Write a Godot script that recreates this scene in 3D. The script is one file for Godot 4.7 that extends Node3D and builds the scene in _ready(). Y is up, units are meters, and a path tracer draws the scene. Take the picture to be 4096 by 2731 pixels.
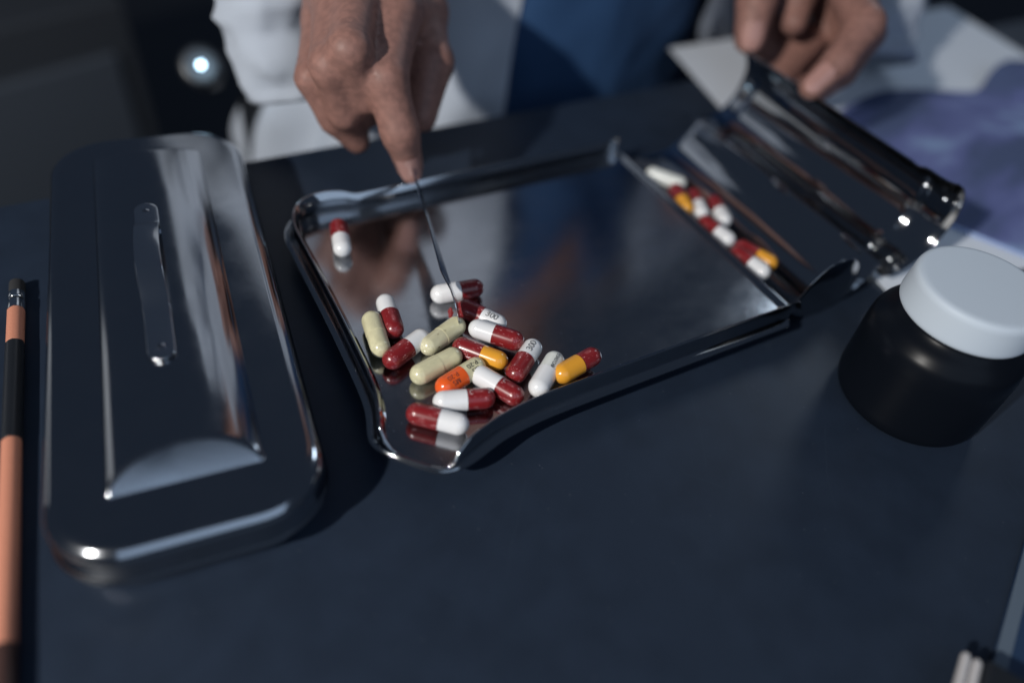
extends Node3D
# A close-up on a table, in millimetres times MM. x runs along the table edge, z towards the viewer; y = 0 is just under the tray floor, the table top is at TABLE.

const MM := 0.001
const TABLE := -9.0
var rng := RandomNumberGenerator.new()
var names := {}
var M := {}


# ---------------------------------------------------------------- helpers
func numbered(called: String) -> String:
	names[called] = names.get(called, 0) + 1
	return called if names[called] == 1 else "%s_%03d" % [called, names[called] - 1]


func thing(called: String, label: String, category: String, at := Vector3.ZERO, turn := 0.0, group := "") -> Node3D:
	var o := Node3D.new()
	o.name = numbered(called)
	add_child(o)
	o.position = at * MM
	o.rotation.y = turn
	o.set_meta("label", label)
	o.set_meta("category", category)
	if group:
		o.set_meta("group", group)
	return o


func part(called: String, mesh: Mesh, mat: Material, parent: Node3D, at := Vector3.ZERO) -> MeshInstance3D:
	var o := MeshInstance3D.new()
	o.name = called
	o.mesh = mesh
	o.material_override = mat
	o.position = at * MM
	parent.add_child(o, true)
	return o


func struct(called: String, mesh: Mesh, mat: Material, at := Vector3.ZERO) -> MeshInstance3D:
	var o := part(called, mesh, mat, self, at)
	o.set_meta("kind", "structure")
	return o


func mat(lin: Color, rough := 0.5, metal := 0.0, spec := 0.5) -> StandardMaterial3D:
	var m := StandardMaterial3D.new()
	m.albedo_color = lin.linear_to_srgb()
	m.roughness = rough
	m.metallic = metal
	m.metallic_specular = spec
	return m


func noise_tex(freq: float, lo: Color, hi: Color, sd := 1, oct := 4, a := 0.3, b := 0.7) -> NoiseTexture2D:
	var n := FastNoiseLite.new()
	n.seed = sd
	n.frequency = freq
	n.fractal_octaves = oct
	var t := NoiseTexture2D.new()
	t.width = 512
	t.height = 512
	t.seamless = true
	t.noise = n
	var g := Gradient.new()
	g.set_color(0, lo)
	g.set_offset(0, a)
	g.set_color(1, hi)
	g.set_offset(1, b)
	t.color_ramp = g
	return t


# rows of points -> one smooth mesh; hard = rows at which the surface creases are not handled here
func grid(P: Array, close_u := false, flip := false, flat_up := [], vs := 1.0, us := 1.0) -> ArrayMesh:
	var nr := P.size()
	var nc: int = P[0].size()
	var v := PackedVector3Array()
	var nrm := PackedVector3Array()
	var uv := PackedVector2Array()
	var ix := PackedInt32Array()
	for i in nr:
		for j in nc:
			var a: Vector3 = P[maxi(i - 1, 0)][j]
			var b: Vector3 = P[mini(i + 1, nr - 1)][j]
			var j0 := j - 1
			var j1 := j + 1
			if close_u:
				j0 = (j + nc - 1) % nc
				j1 = (j + 1) % nc
			else:
				j0 = maxi(j0, 0)
				j1 = mini(j1, nc - 1)
			var c: Vector3 = P[i][j0]
			var d: Vector3 = P[i][j1]
			var n := (b - a).cross(d - c)
			if n.length_squared() < 1e-12:
				# a pole: use the neighbouring row
				var i2 := i + 1 if i == 0 else i - 1
				n = ((P[i2][j] as Vector3) - (P[i][j] as Vector3))
				if i != 0:
					n = -n
				n = n.cross((P[i2][j1] as Vector3) - (P[i2][j0] as Vector3))
			n = n.normalized()
			if flip:
				n = -n
			if i in flat_up:
				n = Vector3.UP
			v.append((P[i][j] as Vector3) * MM)
			nrm.append(n)
			uv.append(Vector2(float(j) / float(nc if close_u else nc - 1) * us, float(i) / float(nr - 1) * vs))
	var lim := nc if close_u else nc - 1
	for i in nr - 1:
		for j in lim:
			var a := i * nc + j
			var b := i * nc + (j + 1) % nc
			var c := a + nc
			var d := b + nc
			if flip:
				ix.append_array([a, c, b, b, c, d])
			else:
				ix.append_array([a, b, c, b, d, c])
	var arr := []
	arr.resize(Mesh.ARRAY_MAX)
	arr[Mesh.ARRAY_VERTEX] = v
	arr[Mesh.ARRAY_NORMAL] = nrm
	arr[Mesh.ARRAY_TEX_UV] = uv
	arr[Mesh.ARRAY_INDEX] = ix
	var m := ArrayMesh.new()
	m.add_surface_from_arrays(Mesh.PRIMITIVE_TRIANGLES, arr)
	return m


func join(list: Array) -> ArrayMesh:
	var st := SurfaceTool.new()
	for e in list:
		if e is Array:
			st.append_from(e[0], 0, e[1])
		else:
			st.append_from(e, 0, Transform3D())
	return st.commit()


# rings of profile points (radius, height) turned round y
func lathe(prof: Array, seg := 48) -> ArrayMesh:
	var rows := []
	for p in prof:
		var r := PackedVector3Array()
		for k in seg:
			var a := TAU * k / seg
			r.append(Vector3(p.x * cos(a), p.y, p.x * sin(a)))
		rows.append(r)
	return grid(rows, true, true)


# corners of a lathe profile rounded so that edges catch light
func soften(prof: Array, rad := 0.4, n := 3) -> Array:
	var out := [prof[0]]
	for i in range(1, prof.size() - 1):
		var p: Vector2 = prof[i]
		var a: Vector2 = prof[i - 1]
		var b: Vector2 = prof[i + 1]
		var ra := minf(rad, p.distance_to(a) * 0.45)
		var rb := minf(rad, p.distance_to(b) * 0.45)
		var s := p + (a - p).normalized() * ra
		var e := p + (b - p).normalized() * rb
		for k in n + 1:
			var t := float(k) / n
			out.append(s.lerp(p, t).lerp(p.lerp(e, t), t))
	out.append(prof[-1])
	return out


# tube along a path with a radius for each point
func tube(path: Array, rad: Array, seg := 16, close := true) -> ArrayMesh:
	var rows := []
	var n := path.size()
	var up := Vector3.UP
	for i in n:
		var t: Vector3 = ((path[mini(i + 1, n - 1)] as Vector3) - (path[maxi(i - 1, 0)] as Vector3)).normalized()
		var s := t.cross(up)
		if s.length() < 0.05:
			s = t.cross(Vector3.RIGHT)
		s = s.normalized()
		up = s.cross(t).normalized()
		var r := PackedVector3Array()
		for k in seg:
			var a := TAU * k / seg
			r.append((path[i] as Vector3) + (s * cos(a) + up * sin(a)) * (rad[i] as float))
		rows.append(r)
	if close:
		var c0 := PackedVector3Array()
		var c1 := PackedVector3Array()
		for k in seg:
			c0.append(path[0])
			c1.append(path[n - 1])
		rows.push_front(c0)
		rows.append(c1)
	return grid(rows, true, false)


# a box with chamfered edges
func bevel_box(size: Vector3, b := 0.5) -> ArrayMesh:
	var h := size * 0.5
	var rows := []
	var lv := [[-h.y, b], [-h.y, b], [-h.y + b, 0.0], [h.y - b, 0.0], [h.y, b], [h.y, b]]
	for k in lv.size():
		var r := PackedVector3Array()
		var e: float = lv[k][1]
		var pts := [Vector2(-h.x + b, -h.z), Vector2(h.x - b, -h.z), Vector2(h.x, -h.z + b), Vector2(h.x, h.z - b), Vector2(h.x - b, h.z), Vector2(-h.x + b, h.z), Vector2(-h.x, h.z - b), Vector2(-h.x, -h.z + b)]
		for p in pts:
			var q: Vector2 = p
			q.x -= signf(q.x) * e * (1.0 if absf(q.x) > h.x - b * 0.5 else 0.0)
			q.y -= signf(q.y) * e * (1.0 if absf(q.y) > h.z - b * 0.5 else 0.0)
			if k == 0 or k == lv.size() - 1:
				q = Vector2.ZERO
			r.append(Vector3(q.x, lv[k][0], q.y))
		rows.append(r)
	return facet(grid(rows, true))


# the same mesh with one normal for each face
func facet(m: ArrayMesh) -> ArrayMesh:
	var st := SurfaceTool.new()
	st.create_from(m, 0)
	st.deindex()
	var arr := st.commit_to_arrays()
	var v: PackedVector3Array = arr[Mesh.ARRAY_VERTEX]
	var out := SurfaceTool.new()
	out.begin(Mesh.PRIMITIVE_TRIANGLES)
	out.set_smooth_group(-1)
	for i in range(0, v.size(), 3):
		if (v[i + 1] - v[i]).cross(v[i + 2] - v[i]).length() < 1e-14:
			continue
		for k in 3:
			out.add_vertex(v[i + k])
	out.generate_normals()
	return out.commit()


# flat outline (x, z) -> a sheet with thickness
func plate(poly: PackedVector2Array, y: float, thick: float, uvs := 0.0) -> ArrayMesh:
	var st := SurfaceTool.new()
	st.begin(Mesh.PRIMITIVE_TRIANGLES)
	st.set_smooth_group(-1)
	var lo := Vector2(1e9, 1e9)
	var hi := -lo
	for p in poly:
		lo = lo.min(p)
		hi = hi.max(p)
	var tri := Geometry2D.triangulate_polygon(poly)
	for s in 2:
		for i in range(0, tri.size(), 3):
			var q := [poly[tri[i]], poly[tri[i + 1]], poly[tri[i + 2]]]
			var ccw := ((q[1] - q[0]) as Vector2).cross(q[2] - q[0]) > 0
			if ccw == (s == 1):
				q.reverse()
			for p in q:
				st.set_uv((p - lo) / (hi - lo))
				st.add_vertex(Vector3(p.x, y if s == 0 else y - thick, p.y) * MM)
	var n := poly.size()
	for i in n:
		var a := poly[i]
		var b := poly[(i + 1) % n]
		var A := Vector3(a.x, y, a.y) * MM
		var B := Vector3(b.x, y, b.y) * MM
		var d := Vector3(0, -thick, 0) * MM
		for p in [A, B, A + d, B, B + d, A + d]:
			st.set_uv((a - lo) / (hi - lo))
			st.add_vertex(p)
	st.generate_normals()
	return st.commit()


func rrect(hw: float, hl: float, r: float, n := 10) -> PackedVector2Array:
	var out := PackedVector2Array()
	var c := [[hw - r, hl - r, 0.0], [-hw + r, hl - r, 90.0], [-hw + r, -hl + r, 180.0], [hw - r, -hl + r, 270.0]]
	for q in c:
		for k in n + 1:
			var a := deg_to_rad(q[2] + 90.0 * k / n)
			out.append(Vector2(q[0] + r * cos(a), q[1] + r * sin(a)))
	return out


func dense(p: PackedVector2Array, step: float) -> PackedVector2Array:
	var out := PackedVector2Array()
	for i in p.size():
		var a := p[i]
		var b := p[(i + 1) % p.size()]
		var n := maxi(1, int(ceil(a.distance_to(b) / step)))
		for k in n:
			out.append(a.lerp(b, float(k) / n))
	return out


func catmull(pts: Array, per := 6) -> Array:
	var out := []
	for i in pts.size() - 1:
		var p0 = pts[maxi(i - 1, 0)]
		var p1 = pts[i]
		var p2 = pts[i + 1]
		var p3 = pts[mini(i + 2, pts.size() - 1)]
		for k in per:
			var t := float(k) / per
			out.append(0.5 * ((p1 * 2.0) + (p2 - p0) * t + (p0 * 2.0 - p1 * 5.0 + p2 * 4.0 - p3) * t * t + (p1 * 3.0 - p0 - p2 * 3.0 + p3) * t * t * t))
	out.append(pts[-1])
	return out


# ---------------------------------------------------------------- bodies: tapered bones joined into one skin
func flesh(bones: Array, cell: float, tau: float) -> ArrayMesh:
	var lo := Vector3(1e9, 1e9, 1e9)
	var hi := -lo
	var pad := tau * 7.0 + cell * 2.0
	for b in bones:
		var r := maxf(b[2], b[3])
		for p in [b[0], b[1]]:
			lo = lo.min(p - Vector3.ONE * (r + pad))
			hi = hi.max(p + Vector3.ONE * (r + pad))
	var nx := int((hi.x - lo.x) / cell) + 2
	var ny := int((hi.y - lo.y) / cell) + 2
	var nz := int((hi.z - lo.z) / cell) + 2
	var f := PackedFloat32Array()
	f.resize(nx * ny * nz)
	for b in bones:
		var pa: Vector3 = b[0]
		var pb: Vector3 = b[1]
		var ra: float = b[2]
		var rb: float = b[3]
		var r := maxf(ra, rb) + pad - cell * 2.0
		var l := (pa.min(pb) - Vector3.ONE * r - lo) / cell
		var h := (pa.max(pb) + Vector3.ONE * r - lo) / cell
		var ab := pb - pa
		var inv := 1.0 / maxf(ab.length_squared(), 1e-6)
		var soft: float = b[4] if b.size() > 4 else tau      # fingers keep the creases between them
		for z in range(maxi(0, int(l.z)), mini(nz - 1, int(h.z) + 1)):
			for y in range(maxi(0, int(l.y)), mini(ny - 1, int(h.y) + 1)):
				var base := (z * ny + y) * nx
				for x in range(maxi(0, int(l.x)), mini(nx - 1, int(h.x) + 1)):
					var p := lo + Vector3(x, y, z) * cell
					var t := clampf((p - pa).dot(ab) * inv, 0.0, 1.0)
					var d := p.distance_to(pa + ab * t) - ra - (rb - ra) * t
					if d < pad:
						f[base + x] += exp(minf(-d / soft, 40.0))
	for i in f.size():
		f[i] = -tau * log(f[i]) if f[i] > 1e-4 else tau * 9.2
	var id := PackedInt32Array()
	id.resize(nx * ny * nz)
	id.fill(-1)
	var v := PackedVector3Array()
	var nrm := PackedVector3Array()
	var off := [0, 1, nx, nx + 1, nx * ny, nx * ny + 1, nx * ny + nx, nx * ny + nx + 1]
	var cor := [Vector3(0, 0, 0), Vector3(1, 0, 0), Vector3(0, 1, 0), Vector3(1, 1, 0), Vector3(0, 0, 1), Vector3(1, 0, 1), Vector3(0, 1, 1), Vector3(1, 1, 1)]
	var edges := [[0, 1], [2, 3], [4, 5], [6, 7], [0, 2], [1, 3], [4, 6], [5, 7], [0, 4], [1, 5], [2, 6], [3, 7]]
	for z in nz - 1:
		for y in ny - 1:
			var base := (z * ny + y) * nx
			for x in nx - 1:
				var i := base + x
				var s0 := f[i] < 0.0
				var same := true
				for k in range(1, 8):
					if (f[i + off[k]] < 0.0) != s0:
						same = false
						break
				if same:
					continue
				var c := Vector3.ZERO
				var n := 0
				for e in edges:
					var a: float = f[i + off[e[0]]]
					var b2: float = f[i + off[e[1]]]
					if (a < 0.0) != (b2 < 0.0):
						c += (cor[e[0]] as Vector3).lerp(cor[e[1]], a / (a - b2))
						n += 1
				c /= n
				id[i] = v.size()
				v.append((lo + (Vector3(x, y, z) + c) * cell) * MM)
				var g := Vector3.ZERO
				for k in 8:
					var w: float = f[i + off[k]]
					g += ((cor[k] as Vector3) * 2.0 - Vector3.ONE) * w
				nrm.append(g.normalized())
	var ix := PackedInt32Array()
	var dx := [1, nx, nx * ny]
	for z in range(1, nz - 1):
		for y in range(1, ny - 1):
			for x in range(1, nx - 1):
				var i := (z * ny + y) * nx + x
				for ax in 3:
					var a := f[i] < 0.0
					if a == (f[i + dx[ax]] < 0.0):
						continue
					var u: int = dx[(ax + 1) % 3]
					var w: int = dx[(ax + 2) % 3]
					var q := [id[i], id[i - u], id[i - u - w], id[i - w]]
					if q.min() < 0:
						continue
					if a:
						ix.append_array([q[0], q[2], q[1], q[0], q[3], q[2]])
					else:
						ix.append_array([q[0], q[1], q[2], q[0], q[2], q[3]])
	var arr := []
	arr.resize(Mesh.ARRAY_MAX)
	arr[Mesh.ARRAY_VERTEX] = v
	arr[Mesh.ARRAY_NORMAL] = nrm
	arr[Mesh.ARRAY_INDEX] = ix
	var m := ArrayMesh.new()
	m.add_surface_from_arrays(Mesh.PRIMITIVE_TRIANGLES, arr)
	return m


# a nail on the back of the last finger bone from a (joint) to b (tip)
func nail(a: Vector3, b: Vector3, back: Vector3, ra: float, rb: float, from := 0.35, past := 2.0, width := 0.85) -> ArrayMesh:
	var ax := (b - a).normalized()
	var n := (back - ax * back.dot(ax)).normalized()
	var s := ax.cross(n)
	var len := a.distance_to(b)
	var rows := []
	for i in 11:
		var t := float(i) / 10.0
		var d := lerpf(len * from, len + rb * 0.75 + past, t)
		var along := a + ax * d
		var r := lerpf(ra, rb, clampf(d / len, 0, 1)) + 0.45
		var drop := maxf(0.0, d - len) / (rb + past)
		r -= drop * drop * rb * 0.42
		var taper := sqrt(maxf(0.02, 1.0 - pow(absf(t - 0.45) / 0.56, 6.0)))
		var row := PackedVector3Array()
		for j in 13:
			var w := (float(j) / 12.0 * 2.0 - 1.0) * width * taper
			row.append(along + n * r * cos(w) + s * r * sin(w))
		rows.append(row)
	return grid(rows)


# ---------------------------------------------------------------- printed lettering bent round a capsule
func print_text(words: String, height: float, r: float, x0: float, turn: bool, roll := 0.0) -> ArrayMesh:
	var f := SystemFont.new()
	f.font_names = PackedStringArray(["Droid Sans"])
	var t := TextMesh.new()
	t.font = f
	t.font_size = 32
	t.pixel_size = height / 24.0
	t.depth = 0.05
	t.text = words
	t.line_spacing = -6.0
	t.curve_step = 1.0
	var arr := t.get_mesh_arrays()
	var v: PackedVector3Array = arr[Mesh.ARRAY_VERTEX]
	var idx = arr[Mesh.ARRAY_INDEX]
	var order: PackedInt32Array = idx if idx != null and idx.size() else PackedInt32Array(range(v.size()))
	var st := SurfaceTool.new()
	st.begin(Mesh.PRIMITIVE_TRIANGLES)
	var stack := []
	for i in range(0, order.size(), 3):
		stack.append([v[order[i]], v[order[i + 1]], v[order[i + 2]]])
	while stack.size():
		var q: Array = stack.pop_back()
		var longest := 0
		for k in 3:
			if (q[k] as Vector3).distance_to(q[(k + 1) % 3]) > (q[longest] as Vector3).distance_to(q[(longest + 1) % 3]):
				longest = k
		var a: Vector3 = q[longest]
		var b: Vector3 = q[(longest + 1) % 3]
		var c: Vector3 = q[(longest + 2) % 3]
		if a.distance_to(b) > 0.5:
			var m := (a + b) * 0.5
			stack.append([a, m, c])
			stack.append([m, b, c])
			continue
		for p in [a, b, c]:
			var x: float = -p.x if turn else p.x
			var y: float = -p.y if turn else p.y
			var ang := y / r + roll
			var rr: float = r + 0.035 + p.z
			st.set_normal(Vector3(0, cos(ang), -sin(ang)))
			st.add_vertex(Vector3(x0 + x, rr * cos(ang), -rr * sin(ang)) * MM)
	return st.commit()


func _ready() -> void:
	rng.seed = 7
	camera_and_light()
	materials()
	setting()
	person()
	tray()
	spatula()
	capsules()
	instrument_box()
	pencil()
	bottle()
	papers()
	side_things()
	background()


# ---------------------------------------------------------------- camera, light
func camera_and_light() -> void:
	var th := deg_to_rad(34.4)
	var pitch := deg_to_rad(45.3)
	var roll := deg_to_rad(8.2)
	var cam := Camera3D.new()
	cam.name = "camera"
	var b := Basis(Vector3.UP, -th) * Basis(Vector3.RIGHT, -pitch) * Basis(Vector3.BACK, roll)
	cam.transform = Transform3D(b, Vector3(0, 220, 0) * MM)
	var at := CameraAttributesPhysical.new()
	at.frustum_focal_length = 26.364
	at.frustum_focus_distance = 0.294
	at.frustum_near = 0.01
	at.frustum_far = 20.0
	at.exposure_aperture = 2.25
	cam.attributes = at
	cam.current = true
	add_child(cam)

	var env := Environment.new()
	env.background_mode = Environment.BG_COLOR
	env.background_color = Color(0.026, 0.036, 0.056).linear_to_srgb()
	env.tonemap_mode = Environment.TONE_MAPPER_LINEAR
	env.tonemap_exposure = 1.0
	env.sdfgi_enabled = true
	env.ssao_enabled = true
	env.ssil_enabled = true
	var we := WorldEnvironment.new()
	we.name = "surroundings"
	we.environment = env
	add_child(we)

	var key := OmniLight3D.new()
	key.name = "key_lamp"
	key.position = Vector3(-760, 640, 90) * MM
	key.light_color = Color(1.0, 0.985, 0.96)
	key.light_energy = 1.22
	key.light_size = 0.02
	key.omni_range = 6.0
	key.omni_attenuation = 2.0
	key.shadow_enabled = true
	add_child(key)

	var rim := OmniLight3D.new()
	rim.name = "back_lamp"
	rim.position = Vector3(1445, 890, -707) * MM
	rim.light_color = Color(0.88, 0.94, 1.0)
	rim.light_energy = 0.20
	rim.light_size = 0.16
	rim.omni_range = 6.0
	rim.omni_attenuation = 2.0
	rim.shadow_enabled = true
	add_child(rim)

	var fill := AreaLight3D.new()
	fill.name = "window_light"
	fill.area_size = Vector2(1.3, 0.9)
	fill.light_color = Color(0.80, 0.89, 1.0)
	fill.light_energy = 0.30
	fill.area_range = 6.0
	fill.shadow_enabled = true
	add_child(fill)
	fill.look_at_from_position(Vector3(0, 720, 720) * MM, Vector3(150, 20, -260) * MM)


func dust_image(base: Color, dots: int, light: Color, sd: int, big := 2.4) -> ImageTexture:
	var r := RandomNumberGenerator.new()
	r.seed = sd
	var im := Image.create(256, 256, false, Image.FORMAT_RGBA8)
	im.fill(base.linear_to_srgb())
	var n := FastNoiseLite.new()
	n.seed = sd
	n.frequency = 0.02
	for y in 256:
		for x in 256:
			var k := 1.0 + 0.22 * n.get_noise_2d(x, y)
			im.set_pixel(x, y, Color(base.r * k, base.g * k, base.b * k).linear_to_srgb())
	for i in dots:
		var cx := r.randi_range(2, 253)
		var cy := r.randi_range(2, 253)
		var s := r.randf_range(0.4, big)
		var w := r.randf_range(0.25, 0.9)
		if i % 40 == 0:                    # a rubbed, powdery patch
			s = r.randf_range(4.0, 8.0)
			w = 0.22
		for dy in range(-8, 9):
			for dx in range(-8, 9):
				if cx + dx < 0 or cx + dx > 255 or cy + dy < 0 or cy + dy > 255:
					continue
				if Vector2(dx, dy).length() <= s * (1.0 + 0.5 * n.get_noise_2d(cx * 9 + dx * 14, cy * 9 + dy * 14)):
					var c := im.get_pixel(cx + dx, cy + dy)
					im.set_pixel(cx + dx, cy + dy, c.lerp(light.linear_to_srgb(), w))
	return ImageTexture.create_from_image(im)


# black laminate with faint cloudiness, hairlines and a few specks of dust
func table_image() -> ImageTexture:
	var r := RandomNumberGenerator.new()
	r.seed = 17
	var n := FastNoiseLite.new()
	n.seed = 11
	n.frequency = 0.012
	n.fractal_octaves = 5
	var S := 1024
	var im := Image.create(S, S, false, Image.FORMAT_RGBA8)
	for y in S:
		for x in S:
			var e := Vector2(minf(x, S - x), minf(y, S - y)) / 60.0
			var k := 1.0 + 0.16 * n.get_noise_2d(x, y) * clampf(minf(e.x, e.y), 0.0, 1.0) + r.randf_range(-0.05, 0.05)
			im.set_pixel(x, y, Color(0.0166 * k, 0.0255 * k, 0.0438 * k).linear_to_srgb())
	for i in 26:
		var p := Vector2(r.randf() * S, r.randf() * S)
		var a := r.randf() * TAU
		for s in r.randi_range(30, 160):
			p += Vector2(cos(a), sin(a))
			a += r.randfn(0, 0.01)
			if p.x > 0 and p.y > 0 and p.x < S and p.y < S:
				im.set_pixel(int(p.x), int(p.y), Color(0.022, 0.032, 0.052).linear_to_srgb())
	for i in 130:
		im.set_pixel(r.randi_range(0, S - 1), r.randi_range(0, S - 1), Color(0.11, 0.12, 0.14).lerp(Color(0.3, 0.31, 0.33), r.randf() * 0.6).linear_to_srgb())
	return ImageTexture.create_from_image(im)


func materials() -> void:
	var steel := mat(Color(0.43, 0.445, 0.465), 0.075, 1.0)
	steel.roughness_texture = noise_tex(0.012, Color(0.75, 0.75, 0.75), Color(1, 1, 1), 3, 4)
	steel.roughness = 0.085
	steel.uv1_triplanar = true
	steel.uv1_scale = Vector3.ONE * 9.0
	M.steel = steel
	var lidsteel := mat(Color(0.38, 0.40, 0.43), 0.12, 1.0)
	lidsteel.roughness_texture = noise_tex(0.01, Color(0.7, 0.7, 0.7), Color(1, 1, 1), 5, 4)
	lidsteel.roughness = 0.15
	lidsteel.uv1_triplanar = true
	lidsteel.uv1_scale = Vector3.ONE * 8.0
	M.lidsteel = lidsteel
	var tb := mat(Color(1, 1, 1), 0.42, 0.0, 0.36)
	tb.albedo_texture = table_image()
	tb.uv1_triplanar = true
	tb.uv1_scale = Vector3.ONE * 3.6
	M.table = tb
	for e in [["red", Color(0.21, 0.013, 0.016), 420, Color(0.85, 0.62, 0.62)], ["cream", Color(0.66, 0.62, 0.40), 16, Color(0.12, 0.09, 0.05)], ["spotted", Color(0.66, 0.62, 0.42), 90, Color(0.10, 0.05, 0.03)]]:
		var m := mat(Color.WHITE, 0.3)
		m.albedo_texture = dust_image(e[1], e[2], e[3], 21 + names.size() + int(e[2]))
		m.clearcoat_enabled = true
		m.clearcoat = 0.4
		m.clearcoat_roughness = 0.08
		M[e[0]] = m
	for e in [["white", Color(0.80, 0.80, 0.81)], ["yellow", Color(0.80, 0.36, 0.035)], ["orange", Color(0.82, 0.115, 0.02)], ["offwhite", Color(0.74, 0.76, 0.72)]]:
		var m := mat(e[1], 0.22)
		m.clearcoat_enabled = true
		m.clearcoat = 0.4
		m.clearcoat_roughness = 0.06
		M[e[0]] = m
	M.ink = mat(Color(0.02, 0.022, 0.03), 0.5)
	M.paleink = mat(Color(0.62, 0.45, 0.45), 0.6)
	var skin := mat(Color.WHITE, 0.5, 0.0, 0.4)
	skin.albedo_texture = noise_tex(0.03, Color(0.225, 0.118, 0.098).linear_to_srgb(), Color(0.31, 0.162, 0.132).linear_to_srgb(), 31, 4)
	skin.uv1_triplanar = true
	skin.uv1_scale = Vector3.ONE * 14.0
	M.skin = skin
	M.nail = mat(Color(0.42, 0.235, 0.205), 0.18)
	var cloth := mat(Color(0.43, 0.475, 0.55), 0.9)
	cloth.heightmap_enabled = false
	M.coat = cloth
	M.scrub = mat(Color(0.016, 0.058, 0.150), 0.85)
	M.trousers = mat(Color(0.012, 0.014, 0.020), 0.9)
	M.hair = mat(Color(0.012, 0.010, 0.009), 0.5)
	M.black = mat(Color(0.012, 0.014, 0.018), 0.35)
	M.rubber = mat(Color(0.02, 0.02, 0.022), 0.8)
	M.blade = mat(Color(0.62, 0.64, 0.67), 0.16, 1.0)
	M.chrome = mat(Color(0.72, 0.74, 0.76), 0.12, 1.0)


# ---------------------------------------------------------------- setting
func setting() -> void:
	var top := bevel_box(Vector3(1500, 30, 760), 2.0)
	struct("table_top", top, M.table, Vector3(120, TABLE - 15.0, 20.0))
	var fl := mat(Color(0.03, 0.035, 0.045), 0.6)
	struct("floor", plate(PackedVector2Array([Vector2(-4000, -5000), Vector2(4000, -5000), Vector2(4000, 2500), Vector2(-4000, 2500)]), -760.0, 20.0), fl)


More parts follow.
